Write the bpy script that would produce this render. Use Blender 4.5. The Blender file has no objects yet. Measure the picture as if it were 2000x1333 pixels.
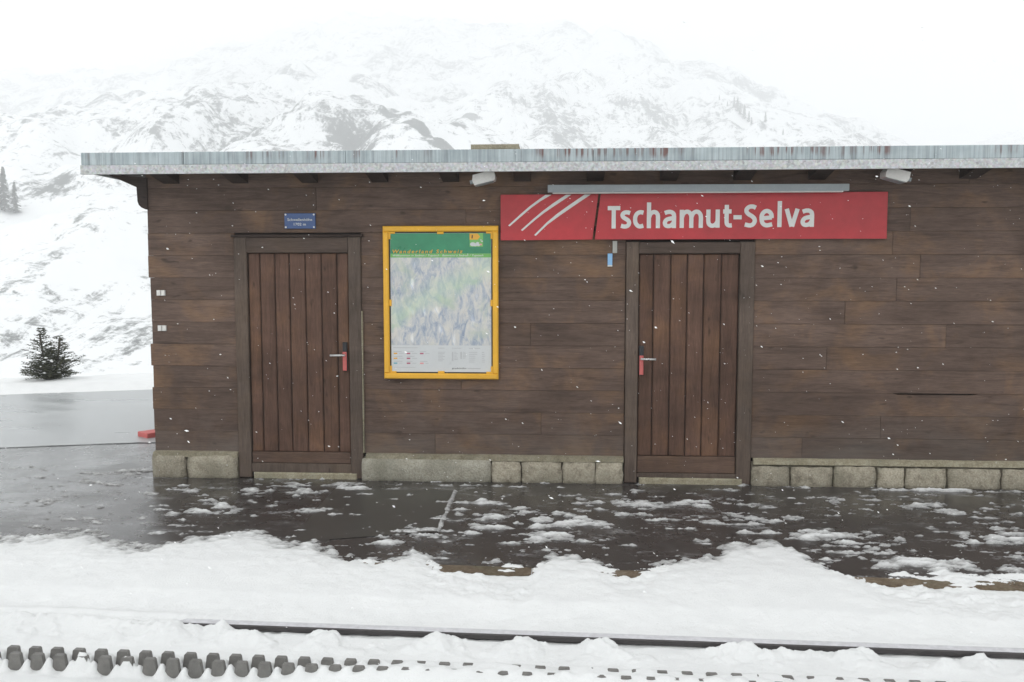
import bpy, bmesh, math, random
import numpy as np
from mathutils import Vector, Matrix
random.seed(7)
S = bpy.context.scene
COL = S.collection
R = math.radians

# ------------------------------------------------------------------ camera
cam_d = bpy.data.cameras.new('camera'); cam = bpy.data.objects.new('camera', cam_d); COL.objects.link(cam)
cam.location = (0, -7.9, 1.9)
cam.rotation_euler = (R(90 - 4.527), 0, R(3.43))
cam_d.sensor_width = 36; cam_d.lens = 30.0
cam_d.clip_start = 0.05; cam_d.clip_end = 9000
S.camera = cam
# ------------------------------------------------------------------ sky (overcast)
W = bpy.data.worlds.new('World'); S.world = W; W.use_nodes = True
wn = W.node_tree.nodes; wl = W.node_tree.links
for n in list(wn): wn.remove(n)
SUN_EL, SUN_AZ = 50, 205
sky = wn.new('ShaderNodeTexSky'); sky.sky_type = 'NISHITA'; sky.sun_disc = False
sky.sun_elevation = R(SUN_EL); sky.sun_rotation = R(SUN_AZ); sky.altitude = 1700
sky.dust_density = 5; sky.air_density = 1.0
hs = wn.new('ShaderNodeHueSaturation'); hs.inputs['Saturation'].default_value = 0.12
cl = wn.new('ShaderNodeRGB'); cl.outputs[0].default_value = (10.6, 10.8, 10.9, 1)     # even cloud layer
mx = wn.new('ShaderNodeMixRGB'); mx.inputs[0].default_value = 0.88
bg = wn.new('ShaderNodeBackground'); bg.inputs[1].default_value = 0.11
wo = wn.new('ShaderNodeOutputWorld')
wl.new(sky.outputs[0], hs.inputs['Color']); wl.new(hs.outputs[0], mx.inputs[1]); wl.new(cl.outputs[0], mx.inputs[2])
wl.new(mx.outputs[0], bg.inputs[0]); wl.new(bg.outputs[0], wo.inputs[0])
# ------------------------------------------------------------------ sun behind cloud
sd = bpy.data.lights.new('sun', 'SUN'); sd.energy = 0.5; sd.angle = R(25); sd.color = (1, .97, .93)
so = bpy.data.objects.new('sun', sd); COL.objects.link(so)
so.rotation_euler = (R(90 - SUN_EL), 0, R(180 - SUN_AZ + 0))
# ------------------------------------------------------------------ picture settings
S.view_settings.view_transform = 'Standard'; S.view_settings.look = 'None'
S.view_settings.exposure = 0.22; S.view_settings.gamma = 1
S.view_settings.use_curve_mapping = False
S.render.engine = 'CYCLES'
S.cycles.use_denoising = True
S.cycles.volume_bounces = 4
S.cycles.max_bounces = 8
S.cycles.use_fast_gi = False

GZ = -0.05            # level of the platform paving

# ================================================================== helpers
def tag(o, label=None, cat=None, group=None, kind=None):
    if label: o['label'] = label
    if cat: o['category'] = cat
    if group: o['group'] = group
    if kind: o['kind'] = kind
    return o
def link(o, parent=None):
    COL.objects.link(o)
    if parent is not None: o.parent = parent
    return o
def empty(name, loc=(0, 0, 0)):
    o = bpy.data.objects.new(name, None); o.location = loc; o.empty_display_size = .2
    return link(o)
def mesh_obj(name, verts, faces, m=None, parent=None, smooth=False, mats=None, fm=None):
    me = bpy.data.meshes.new(name); me.from_pydata([tuple(v) for v in verts], [], [tuple(f) for f in faces])
    for k in (mats or ([m] if m else [])): me.materials.append(k)
    if fm is not None: me.polygons.foreach_set('material_index', fm)
    if smooth: me.polygons.foreach_set('use_smooth', [True] * len(me.polygons))
    me.update()
    o = bpy.data.objects.new(name, me); link(o)
    if parent is not None:
        o.parent = parent
        pw = Vector((0, 0, 0)); q = parent
        while q is not None: pw += q.location; q = q.parent
        me.transform(Matrix.Translation(-pw))
    return o
def np_mesh(name, V, F, m, smooth=True, parent=None):
    me = bpy.data.meshes.new(name)
    nv, nf, k = len(V), len(F), F.shape[1]
    me.vertices.add(nv); me.vertices.foreach_set('co', V.astype(np.float32).ravel())
    me.loops.add(nf * k); me.loops.foreach_set('vertex_index', F.astype(np.int32).ravel())
    me.polygons.add(nf); me.polygons.foreach_set('loop_start', np.arange(0, nf * k, k, dtype=np.int32))
    me.polygons.foreach_set('use_smooth', np.full(nf, smooth)); me.materials.append(m)
    me.update(calc_edges=True); me.validate()
    return link(bpy.data.objects.new(name, me), parent)
def cbox(x0, x1, y0, y1, z0, z1, c=.004):
    """box with a chamfer round its front (-Y) face"""
    v = []
    for y, d in ((y1, 0), (y0 + c, 0), (y0, c)):
        v += [(x0 + d, y, z0 + d), (x1 - d, y, z0 + d), (x1 - d, y, z1 - d), (x0 + d, y, z1 - d)]
    f = [(3, 2, 1, 0)][::-1] + [(8, 9, 10, 11)]
    f[0] = (0, 1, 2, 3)[::-1]
    f[0] = (3, 2, 1, 0) if False else (1, 0, 3, 2)
    for a in (0, 4):
        for i in range(4):
            j = (i + 1) % 4
            f.append((a + i, a + j, a + 4 + j, a + 4 + i))
    return v, f
def box_part(name, m, parent, x0, x1, y0, y1, z0, z1, c=.004):
    v, f = cbox(x0, x1, y0, y1, z0, z1, c)
    return mesh_obj(name, v, f, m, parent)
def prism(poly, y0, y1):
    """polygon in XZ (counter-clockwise seen from -Y) pushed through Y"""
    n = len(poly)
    v = [(x, y0, z) for x, z in poly] + [(x, y1, z) for x, z in poly]
    f = [tuple(range(n)), tuple(range(2 * n - 1, n - 1, -1))] + [(i + n, (i + 1) % n + n, (i + 1) % n, i) for i in range(n)]
    return v, f
def tube(p0, p1, r, n=10):
    p0, p1 = Vector(p0), Vector(p1); d = (p1 - p0).normalized()
    a = d.orthogonal().normalized(); b = d.cross(a)
    v = []
    for p in (p0, p1):
        for i in range(n):
            t = 2 * math.pi * i / n; v.append(p + a * math.cos(t) * r + b * math.sin(t) * r)
    f = [tuple(range(n))[::-1], tuple(range(n, 2 * n))] + [(i, (i + 1) % n, (i + 1) % n + n, i + n) for i in range(n)]
    return [tuple(q) for q in v], f
def join(lst):
    V, F = [], []
    for v, f in lst:
        o = len(V); V += list(v); F += [tuple(i + o for i in q) for q in f]
    return V, F
# numpy value noise
_rng = np.random.RandomState(11)
_T = _rng.rand(512, 512)
def vn(x, y):
    xi = np.floor(x).astype(int); yi = np.floor(y).astype(int); fx = x - xi; fy = y - yi
    fx = fx * fx * (3 - 2 * fx); fy = fy * fy * (3 - 2 * fy)
    g = lambda a, b: _T[a % 512, b % 512]
    return (g(xi, yi) * (1 - fx) + g(xi + 1, yi) * fx) * (1 - fy) + (g(xi, yi + 1) * (1 - fx) + g(xi + 1, yi + 1) * fx) * fy
def fbm(x, y, o=4, g=.5):
    s = 0; a = 1; t = 0
    for k in range(o):
        s = s + a * vn(x * 2 ** k + 17.3 * k, y * 2 ** k + 5.1 * k); t += a; a *= g
    return s / t
def sstep(a, b, x):
    t = np.clip((x - a) / (b - a), 0, 1); return t * t * (3 - 2 * t)

# ================================================================== materials
class NT:
    def __init__(s, name):
        s.m = bpy.data.materials.new(name); s.m.use_nodes = True
        s.t = s.m.node_tree; s.n = s.t.nodes; s.l = s.t.links
        s.b = s.n['Principled BSDF']; s.out = s.n['Material Output']
    def new(s, t, **kw):
        q = s.n.new(t)
        for k, v in kw.items(): setattr(q, k, v)
        return q
    def lk(s, a, b): s.l.new(a, b)
    def pos(s, scale=(1, 1, 1), rot=(0, 0, 0), rnd=0.0):
        g = s.new('ShaderNodeNewGeometry'); mp = s.new('ShaderNodeMapping')
        mp.inputs['Scale'].default_value = scale; mp.inputs['Rotation'].default_value = rot
        src = g.outputs['Position']
        if rnd:
            oi = s.new('ShaderNodeObjectInfo'); mu = s.new('ShaderNodeMath', operation='MULTIPLY'); mu.inputs[1].default_value = rnd
            s.lk(oi.outputs['Random'], mu.inputs[0]); ad = s.new('ShaderNodeVectorMath', operation='ADD')
            s.lk(src, ad.inputs[0]); s.lk(mu.outputs[0], ad.inputs[1]); src = ad.outputs[0]
        s.lk(src, mp.inputs['Vector']); return mp.outputs[0]
    def noise(s, vec, scale, detail=4, rough=.55, dist=0):
        q = s.new('ShaderNodeTexNoise'); q.inputs['Scale'].default_value = scale
        q.inputs['Detail'].default_value = detail; q.inputs['Roughness'].default_value = rough; q.inputs['Distortion'].default_value = dist
        s.lk(vec, q.inputs['Vector']); return q.outputs[0]
    def ramp(s, fac, stops):
        q = s.new('ShaderNodeValToRGB'); e = q.color_ramp.elements
        while len(e) < len(stops): e.new(.5)
        for i, (p, c) in enumerate(stops):
            e[i].position = p; e[i].color = (*c, 1) if not isinstance(c, (int, float)) else (c, c, c, 1)
        s.lk(fac, q.inputs[0]); return q.outputs[0]
    def mix(s, fac, a, b, mode='MIX'):
        q = s.new('ShaderNodeMixRGB', blend_type=mode)
        for v, i in ((fac, 0), (a, 1), (b, 2)):
            if isinstance(v, (int, float)): q.inputs[i].default_value = v if i == 0 else (v, v, v, 1)
            elif isinstance(v, tuple): q.inputs[i].default_value = (*v, 1)
            else: s.lk(v, q.inputs[i])
        return q.outputs[0]
    def math(s, op, a, b=0.0):
        q = s.new('ShaderNodeMath', operation=op)
        for v, i in ((a, 0), (b, 1)):
            if isinstance(v, (int, float)): q.inputs[i].default_value = v
            else: s.lk(v, q.inputs[i])
        return q.outputs[0]
    def set(s, color=None, rough=None, spec=None, metal=None):
        for v, k in ((color, 'Base Color'), (rough, 'Roughness'), (spec, 'Specular IOR Level'), (metal, 'Metallic')):
            if v is None: continue
            if isinstance(v, tuple): s.b.inputs[k].default_value = (*v, 1)
            elif isinstance(v, (int, float)): s.b.inputs[k].default_value = v
            else: s.lk(v, s.b.inputs[k])
        return s
    def bump(s, h, strength=.3, dist=.01):
        q = s.new('ShaderNodeBump'); q.inputs['Strength'].default_value = strength; q.inputs['Distance'].default_value = dist
        s.lk(h, q.inputs['Height']); s.lk(q.outputs[0], s.b.inputs['Normal']); return s

def mat_wood(name, along, dark, mid, warm, warm_amt=.5, rough=.75, rv=(.82, 1.14), splash=True):
    t = NT(name)
    sc = (.55, 6, 6) if along == 'x' else (6, 6, .5)
    v = t.pos(sc, rnd=37.0)
    g1 = t.noise(v, 3.2, 8, .62, 1.2)
    v2 = t.pos((1, 1, 1), rnd=11.0)
    bl = t.noise(v2, 2.1, 4, .6, .4)
    fine = t.noise(t.pos((3, 60, 60) if along == 'x' else (60, 60, 3), rnd=5), 4, 4, .6)
    c = t.ramp(g1, [(.22, dark), (.52, mid), (.85, tuple(x * 1.2 for x in mid))])
    wa = t.math('MULTIPLY', t.ramp(bl, [(.5, 0.), (.72, 1.)]), warm_amt)
    c = t.mix(wa, c, warm)
    c = t.mix(.55, c, t.ramp(fine, [(.3, .55), (.7, 1.3)]), 'MULTIPLY')
    oi = t.new('ShaderNodeObjectInfo')
    c = t.mix(.8, c, t.ramp(oi.outputs['Random'], [(0, rv[0]), (1, rv[1])]), 'MULTIPLY')
    wb = t.noise(t.pos((.8, 1, 1.3)), 1.5, 6, .65, .6)
    c = t.mix(.75, c, t.ramp(wb, [(.30, .62), (.5, 1.0), (.70, 1.38)]), 'MULTIPLY')
    kn = t.noise(t.pos((1, 3, 3) if along == 'x' else (3, 3, 1), rnd=3), 5.5, 2, .4)
    c = t.mix(t.ramp(kn, [(.71, 0.), (.78, .6)]), c, tuple(x * .4 for x in dark))
    sz = t.new('ShaderNodeSeparateXYZ'); t.lk(t.new('ShaderNodeNewGeometry').outputs['Position'], sz.inputs[0])
    spl = t.math('ADD', t.math('MULTIPLY', sz.outputs[2], -1.1), t.math('MULTIPLY', wb, 1.5))      # splash dirt along the foot
    if splash: c = t.mix(t.ramp(spl, [(.10, 0.), (.75, .55)]), c, tuple(.115 * k for k in (1, .93, .84)))
    t.set(c, rough, .25); t.bump(t.math('ADD', fine, g1), .45, .006)
    return t.m
M = {}
M['plank'] = mat_wood('wall_wood', 'x', (.060, .040, .032), (.118, .081, .064), (.20, .118, .066), .7)
M['door'] = mat_wood('door_wood', 'z', (.052, .029, .021), (.105, .060, .043), (.18, .095, .048), .5, splash=False)
M['kick'] = mat_wood('kick_wood', 'x', (.052, .032, .024), (.10, .064, .048), (.15, .09, .05), .4, splash=False)
M['frame'] = mat_wood('frame_wood', 'z', (.068, .050, .040), (.11, .083, .067), (.14, .095, .06), .3, splash=False)
M['frame_h'] = mat_wood('frame_wood_level', 'x', (.055, .038, .03), (.088, .064, .052), (.12, .08, .05), .3, splash=False)
M['dark_wood'] = mat_wood('rafter_wood', 'x', (.022, .015, .013), (.045, .032, .027), (.06, .04, .03), .3)

t = NT('wall_core'); t.set((.02, .015, .013), .9); M['core'] = t.m

def mat_stone(name, a, b, c):
    t = NT(name); v = t.pos((1, 1, 1), rnd=9)
    n = t.noise(v, 14, 8, .7); n2 = t.noise(v, 70, 4, .7); n3 = t.noise(v, 3.5, 4, .6)
    col = t.ramp(n, [(.28, a), (.5, b), (.72, c)])
    col = t.mix(.5, col, t.ramp(n2, [(.35, .5), (.65, 1.3)]), 'MULTIPLY')
    col = t.mix(t.ramp(n3, [(.5, 0.), (.75, .55)]), col, (.09, .095, .06))
    oi = t.new('ShaderNodeObjectInfo'); col = t.mix(.8, col, t.ramp(oi.outputs['Random'], [(0, .72), (1, 1.15)]), 'MULTIPLY')
    t.set(col, .9, .2); t.bump(t.math('ADD', n, n2), .9, .018); return t.m
M['stone'] = mat_stone('foundation_stone', (.21, .185, .14), (.43, .39, .305), (.53, .49, .40))
M['concrete'] = mat_stone('foundation_concrete', (.30, .28, .22), (.42, .40, .33), (.50, .48, .41))
M['mortar'] = mat_stone('mortar', (.08, .073, .055), (.14, .125, .095), (.20, .18, .135))
M['ledge'] = mat_stone('ledge_render', (.24, .21, .14), (.36, .325, .235), (.46, .43, .33))

# zinc fascia with rust runs
t = NT('fascia_sheet')
v = t.pos((1, 1, 1)); vs = t.pos((26, 26, .55))
run = t.noise(vs, 1.0, 5, .6); area = t.noise(t.pos((.9, 1, .0)), 1.0, 3, .5)
sp = t.new('ShaderNodeSeparateXYZ'); t.lk(t.new('ShaderNodeNewGeometry').outputs['Position'], sp.inputs[0])
hgt = t.new('ShaderNodeMapRange'); hgt.inputs[1].default_value = 2.86; hgt.inputs[2].default_value = 2.985
t.lk(sp.outputs[2], hgt.inputs[0])
area = t.noise(t.pos((1.6, 1, .0)), 1.0, 4, .6); run = t.noise(t.pos((30, 30, .7)), 1.0, 4, .65)
drip_ = t.math('MULTIPLY', t.ramp(run, [(.50, 0.), (.60, 1.)]), t.ramp(area, [(.47, 0.), (.60, 1.)]))
reach = t.math('SUBTRACT', t.math('ADD', hgt.outputs[0], t.math('MULTIPLY', t.noise(t.pos((18, 18, 0)), 1, 3, .6), .9)), .62)
rust = t.math('MULTIPLY', drip_, t.ramp(reach, [(.05, 0.), (.35, 1.)]))
base = t.ramp(t.noise(v, 6, 6, .6), [(.3, (.30, .355, .375)), (.7, (.42, .475, .49))])
dirt = t.ramp(t.noise(t.pos((40, 40, 1.2)), 1, 4, .6), [(.35, .62), (.6, 1.05)])
base = t.mix(.8, base, dirt, 'MULTIPLY')
c = t.mix(t.math('MULTIPLY', t.ramp(run, [(.52, 0.), (.66, .55)]), t.ramp(area, [(.38, 0.), (.5, 1.)])), base, (.10, .115, .125))
c = t.mix(t.math('MULTIPLY', rust, .85), c, (.13, .05, .04))
t.set(c, .55, .4); M['fascia'] = t.m
t = NT('galvanised_strip'); v = t.pos((1, 1, 1))
vo = t.new('ShaderNodeTexVoronoi'); vo.inputs['Scale'].default_value = 55; t.lk(v, vo.inputs['Vector'])
c = t.mix(.45, t.ramp(t.noise(v, 30, 5, .7), [(.3, (.26, .31, .325)), (.7, (.47, .51, .515))]), vo.outputs['Color'], 'SOFT_LIGHT')
hsn = t.new('ShaderNodeHueSaturation'); hsn.inputs['Saturation'].default_value = .25; t.lk(c, hsn.inputs['Color'])
t.set(hsn.outputs[0], .5, .4); M['galv'] = t.m

def mat_paint(name, col, rough=.45, dirt=.25, scale=6, metal=0.0):
    t = NT(name); v = t.pos((1, 1, 1), rnd=4)
    n = t.noise(v, scale, 6, .6); n2 = t.noise(v, scale * 7, 4, .6)
    c = t.mix(dirt, col, t.ramp(n, [(.3, .45), (.7, 1.25)]), 'MULTIPLY')
    c = t.mix(dirt * .5, c, t.ramp(n2, [(.3, .5), (.7, 1.2)]), 'MULTIPLY')
    t.set(c, t.ramp(n, [(.3, rough * .75), (.7, min(1, rough * 1.3))]), .4, metal); return t.m
M['red'] = mat_paint('sign_red', (.43, .035, .042), .4, .35, 2.2)
M['white_print'] = mat_paint('white_print', (.62, .63, .61), .5, .1)
M['grey_metal'] = mat_paint('lamp_grey', (.30, .335, .35), .45, .2)
M['lamp_white'] = mat_paint('lamp_white', (.66, .65, .62), .45, .25, 9)
M['black'] = mat_paint('black_plastic', (.025, .027, .03), .5, .2)
M['lockred'] = mat_paint('lock_red', (.52, .12, .11), .4, .2)
M['steel'] = mat_paint('handle_steel', (.62, .63, .63), .3, .15, 20, .7)
M['yellow'] = mat_paint('frame_yellow', (.76, .41, .035), .45, .2, 5)
M['blue'] = mat_paint('plaque_blue', (.055, .10, .235), .35, .25, 9)
M['tag_blue'] = mat_paint('tag_blue', (.24, .45, .70), .5, .15)
M['tag_grey'] = mat_paint('tag_grey', (.36, .36, .33), .6, .2)
M['brickred'] = mat_paint('block_red', (.55, .13, .12), .6, .2)
M['rail_side'] = mat_paint('rail_steel_side', (.06, .055, .055), .7, .5, 20)
M['rail_top'] = mat_paint('rail_frosted_top', (.58, .58, .60), .5, .35, 30)
M['rack'] = mat_paint('rack_steel', (.17, .165, .155), .6, .5, 18)
M['kerb'] = mat_stone('kerb_stone', (.10, .075, .05), (.19, .145, .10), (.28, .23, .17))
M['gp_green'] = mat_paint('poster_green', (.045, .25, .13), .35, .3, 5)
M['gp_light'] = mat_paint('poster_light_green', (.17, .43, .12), .35, .1)
M['gp_orange'] = mat_paint('poster_orange', (.70, .38, .05), .4, .1)
M['gp_grey'] = mat_paint('poster_grey_print', (.45, .46, .47), .4, .1)
M['gp_maroon'] = mat_paint('poster_maroon', (.40, .10, .16), .4, .1)
M['gp_teal'] = mat_paint('poster_teal', (.14, .38, .46), .4, .1)
M['gp_white'] = mat_paint('poster_white', (.56, .58, .585), .35, .08)
M['gp_pink'] = mat_paint('poster_pink', (.7, .3, .3), .4, .1)

# printed relief map
t = NT('poster_map'); v = t.pos((1, 1, .62), rot=(0, R(-24), 0))
n1 = t.noise(t.pos((1.25, 1, .55), rot=(0, R(-14), 0)), 13, 9, .72, 1.0); n2 = t.noise(t.pos((2.4, 1, .8), rot=(0, R(14), 0)), 13, 8, .68, .9)
n3 = t.noise(t.pos((1, 1, 1)), 4.5, 4, .6, .6); n4 = t.noise(t.pos((1, 1, 1)), 60, 5, .8)
rd = t.new('ShaderNodeTexNoise', noise_type='RIDGED_MULTIFRACTAL'); rd.inputs['Scale'].default_value = 9.0; rd.inputs['Detail'].default_value = 8; rd.inputs['Roughness'].default_value = .62
t.lk(t.pos((1.5, 1, .7), rot=(0, R(-18), 0)), rd.inputs['Vector'])
c = t.ramp(n1, [(.3, (.20, .25, .35)), (.44, (.44, .48, .55)), (.54, (.66, .66, .65)), (.68, (.80, .77, .71))])
c = t.mix(t.ramp(n3, [(.52, 0.), (.68, .55)]), c, t.ramp(n2, [(.35, (.36, .47, .36)), (.65, (.52, .58, .48))]))
c = t.mix(t.ramp(n2, [(.56, 0.), (.66, .6)]), c, (.60, .57, .53))
c = t.mix(t.ramp(n2, [(.30, .6), (.40, 0.)]), c, (.42, .50, .58))
c = t.mix(t.ramp(n4, [(.60, 0.), (.70, .7)]), c, (.22, .25, .33))
c = t.mix(.62, c, t.ramp(rd.outputs[0], [(.25, .45), (.55, 1.0), (.9, 1.35)]), 'MULTIPLY')
dg = t.new('ShaderNodeSeparateXYZ'); t.lk(t.pos((1, 1, 1)), dg.inputs[0])
band = t.math('ABSOLUTE', t.math('ADD', t.math('SUBTRACT', t.math('SUBTRACT', dg.outputs[2], 1.74), t.math('MULTIPLY', t.math('ADD', dg.outputs[0], 1.13), .52)), t.math('MULTIPLY', t.math('SUBTRACT', n3, .5), .35)))
c = t.mix(t.ramp(band, [(.0, .38), (.16, 0.)]), c, (.40, .52, .37))
c = t.mix(.16, c, (.74, .75, .74))
hm_ = t.new('ShaderNodeHueSaturation'); hm_.inputs['Saturation'].default_value = 1.5; hm_.inputs['Value'].default_value = 1.12; t.lk(c, hm_.inputs['Color']); c = hm_.outputs[0]
t.set(c, .35, .4); M['gp_map'] = t.m

# snow
def mat_snow(name, slush=False):
    t = NT(name); v = t.pos((1, 1, 1))
    n = t.noise(v, 5, 6, .6); n2 = t.noise(v, 75, 6, .8)
    c = t.ramp(n, [(.3, (.745, .755, .752)), (.7, (.80, .81, .806))])
    gr = t.noise(v, 46, 3, .6); c = t.mix(t.math('MULTIPLY', t.ramp(gr, [(.70, 0.), (.76, .5)]), t.ramp(n, [(.45, 0.), (.6, 1.)])), c, (.30, .28, .25))     # grit
    if slush:
        sl = t.noise(t.pos((1, 2.2, 1)), 13, 7, .75)
        sp = t.new('ShaderNodeSeparateXYZ'); t.lk(t.new('ShaderNodeNewGeometry').outputs['Position'], sp.inputs[0])
        mr = t.new('ShaderNodeMapRange'); mr.inputs[1].default_value = GZ + .027; mr.inputs[2].default_value = GZ + .002; t.lk(sp.outputs[2], mr.inputs[0])
        thin = t.math('MULTIPLY', t.ramp(sl, [(.40, 1.), (.70, .2)]), mr.outputs[0])
        c = t.mix(thin, c, (.13, .125, .12))
    t.set(c, .8, .15); t.bump(t.math('ADD', n, t.math('MULTIPLY', n2, .9)), .6, .02); return t.m
M['snow'] = mat_snow('snow_clean'); M['slush'] = mat_snow('snow_thin', True)

# wet asphalt
t = NT('wet_asphalt'); v = t.pos((1, 1, 1))
big = t.noise(v, .55, 5, .6, .4); mid = t.noise(t.pos((1, 2.6, 1)), 3.0, 7, .68, .5); fine = t.noise(v, 160, 3, .7); med = t.noise(v, 34, 5, .7)
c = t.ramp(big, [(.3, (.034, .031, .030)), (.7, (.056, .051, .048))])
c = t.mix(.7, c, t.ramp(fine, [(.3, .5), (.7, 1.7)]), 'MULTIPLY')
c = t.mix(t.ramp(fine, [(.70, 0.), (.76, .5)]), c, (.17, .14, .11))
frost = t.math('ADD', t.math('MULTIPLY', mid, .75), t.math('MULTIPLY', med, .35))
c = t.mix(t.ramp(frost, [(.60, 0.), (.76, .55)]), c, (.52, .53, .54))
spx = t.new('ShaderNodeSeparateXYZ'); t.lk(v, spx.inputs[0])
veil = t.math('ADD', t.math('MULTIPLY', t.math('ADD', spx.outputs[0], 3.6), -.55), t.math('MULTIPLY', t.math('SUBTRACT', t.noise(t.pos((.6, 1.8, 1)), 1.3, 6, .65, .6), .5), 1.6))
c = t.mix(t.ramp(veil, [(.15, 0.), (.8, .75)]), c, (.26, .27, .27))          # pale light veil painted into the asphalt colour towards the road end
t.set(c, t.ramp(t.noise(v, 1.4, 5, .6), [(.35, .12), (.65, .36)]), .5)
t.bump(t.math('ADD', fine, med), .12, .006); M['asphalt'] = t.m
t = NT('patch_asphalt'); v = t.pos((1, 1, 1))
fine = t.noise(v, 180, 3, .7)
c = t.mix(.6, (.052, .050, .046), t.ramp(fine, [(.3, .6), (.7, 1.5)]), 'MULTIPLY')
t.set(c, .3, .5); t.bump(fine, .1, .004); M['patch'] = t.m
t = NT('joint_tar'); t.set((.015, .015, .016), .5); M['tar'] = t.m

GULLY = [(-42, 287, 47, 8), (-46, 300, 52, 8), (-51, 305, 55, 8), (-56, 309, 57, 7), (-71, 353, 68, 9), (-45, 353, 63, 8), (-50, 420, 78, 8), (-54, 490, 92, 8)]
# mountain side: snow with rock, scrub and gullies showing through
t = NT('mountain_snow_rock')
va = t.pos((.085, .020, 0), rot=(0, 0, R(8))); vb = t.pos((1, 1, .6))
str1 = t.noise(va, 2.2, 10, .72, 1.4); sp1 = t.noise(vb, .26, 9, .76, .6); zone = t.noise(vb, .0095, 5, .62, .8); zone2 = t.noise(vb, .045, 5, .65, 1.0)
sp2 = t.noise(vb, 1.1, 5, .75)
f = t.math('ADD', t.math('ADD', t.math('MULTIPLY', str1, .40), t.math('MULTIPLY', sp1, .56)), t.math('ADD', t.math('MULTIPLY', zone, .50), t.math('MULTIPLY', zone2, .42)))
f = t.math('SUBTRACT', t.math('ADD', f, t.math('MULTIPLY', sp2, .16)), .5)
# alder scrub in the gully beside the spur
gpos = t.new('ShaderNodeNewGeometry').outputs['Position']
for gx, gy, gz_, gr in GULLY:
    dv = t.new('ShaderNodeVectorMath', operation='DISTANCE'); t.lk(gpos, dv.inputs[0]); dv.inputs[1].default_value = (gx, gy, gz_)
    f = t.math('ADD', f, t.ramp(t.math('DIVIDE', dv.outputs['Value'], gr * 2), [(.15, .17), (.5, 0.)]))
rock = t.ramp(sp1, [(.35, (.028, .034, .031)), (.65, (.08, .09, .085))])
c = t.mix(t.ramp(f, [(.538, 0.), (.612, .92)]), (.76, .772, .775), rock)
t.set(c, .9, .1); M['mount'] = t.m

def mat_leaf(name, a, b):
    t = NT(name); n = t.noise(t.pos((1, 1, 1)), 14, 4, .7)
    t.set(t.ramp(n, [(.3, a), (.7, b)]), .7, .25); return t.m
M['needle'] = mat_leaf('conifer_needles', (.030, .042, .026), (.085, .082, .045))
M['needle_far'] = mat_leaf('far_needles', (.03, .042, .032), (.06, .075, .055))
M['bark'] = mat_leaf('bark', (.05, .04, .032), (.10, .08, .06))
t = NT('snowflake'); t.set((.9, .9, .9), .8); M['flake'] = t.m

# ================================================================== terrain
RIDGES = [
 (.46, [(195,220,-20),(174,296,11),(157,382,40),(144,471,71),(126,538,98),(107,613,128),(74,708,166),(48,841,218),(16,992,281),(-27,1092,322),(-67,1110,321),(-109,1137,326),(-169,1130,336),(-277,1160,350),(-343,1142,333),(-375,1132,312),(-429,1059,266),(-484,1035,264),(-560,996,235),(-640,947,235),(-750,864,234),(-938,740,224)]),
 (.30, [(-470,365,92),(-405,461,101),(-335,490,99),(-312,505,105),(-275,525,109),(-253,536,111),(-232,567,123),(-196,622,146),(-183,688,153),(-169,825,191)]),
 (.42, [(-56,368,52),(-56,418,69),(-52,509,101),(-20,642,143),(48,841,218)]),
 (.50, [(534,1232,155),(589,1207,180),(615,1194,196),(711,1140,238),(956,1015,269)]),
]
def hill_z(X, Y):
    X = np.asarray(X, float); Y = np.asarray(Y, float)
    wx = X + 22 * (fbm(X / 60, Y / 60, 3) - .5); wy = Y + 22 * (fbm(X / 55 + 40, Y / 55, 3) - .5)
    z = np.full(X.shape, -400.0)
    for s, pts in RIDGES:
        P = np.array(pts, float); best = np.full(X.shape, -400.0)
        for a, b in zip(P[:-1], P[1:]):
            d = b - a; L2 = d[0] ** 2 + d[1] ** 2
            u = np.clip(((wx - a[0]) * d[0] + (wy - a[1]) * d[1]) / L2, 0, 1)
            ds = np.hypot(wx - a[0] - u * d[0], wy - a[1] - u * d[1])
            best = np.maximum(best, a[2] + u * d[2] - s * (np.sqrt(ds * ds + 36) - 6))
        z = np.maximum(z, best) + 0
    dist = np.hypot(X, Y)
    rough = sstep(60, 300, dist)
    z = z + rough * (16 * (fbm(X / 70, Y / 70, 5) - .5) + 13 * (np.abs(fbm(X / 48 + 7, Y / 90, 4) - .5) * 4 - .5) + 5 * (fbm(X / 11, Y / 11, 4) - .5))
    floor = -26 + 6 * fbm(X / 40, Y / 40, 3)
    z = np.maximum(z, floor)
    # the embankment the station stands on
    te = Y - .36 * np.clip(X + 8, -5, 7)
    bank = GZ - .01 + .13 * sstep(5.45, 6.1, te) + .07 * (fbm(X * 1.3, Y * 1.3, 4) - .5) * sstep(5.4, 5.9, te) - .42 * np.maximum(0, te - 7.2)
    return np.where(dist < 95, np.maximum(bank, np.minimum(z, -6)), z)
nu, nv = 620, 520
u = np.linspace(-1, 1, nu); vv = np.linspace(0, 1, nv)
Yr = 3.3 * (1650 / 3.3) ** vv
U, Yg = np.meshgrid(u, Yr)
Xg = U * (12 + .80 * Yg)
Zg = hill_z(Xg, Yg)
V = np.stack([Xg, Yg, Zg], -1).reshape(-1, 3)
ii = np.arange(nu * nv).reshape(nv, nu)
F = np.stack([ii[:-1, :-1], ii[:-1, 1:], ii[1:, 1:], ii[1:, :-1]], -1).reshape(-1, 4)
# clean snow close to the road, mountain cover further out
hill = np_mesh('mountain', V, F, M['mount']); tag(hill, kind='structure')
hill.data.materials.append(M['snow'])
ymax = Yg[:-1, :-1].reshape(-1)
hill.data.polygons.foreach_set('material_index', (ymax < 13).astype(np.int32))
ground = np_mesh('ground', np.array([(-300, -110, -.42), (300, -110, -.42), (300, 9, -.42), (-300, 9, -.42)], float), np.array([[0, 1, 2, 3]]), M['snow'])
tag(ground, kind='structure')

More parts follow.
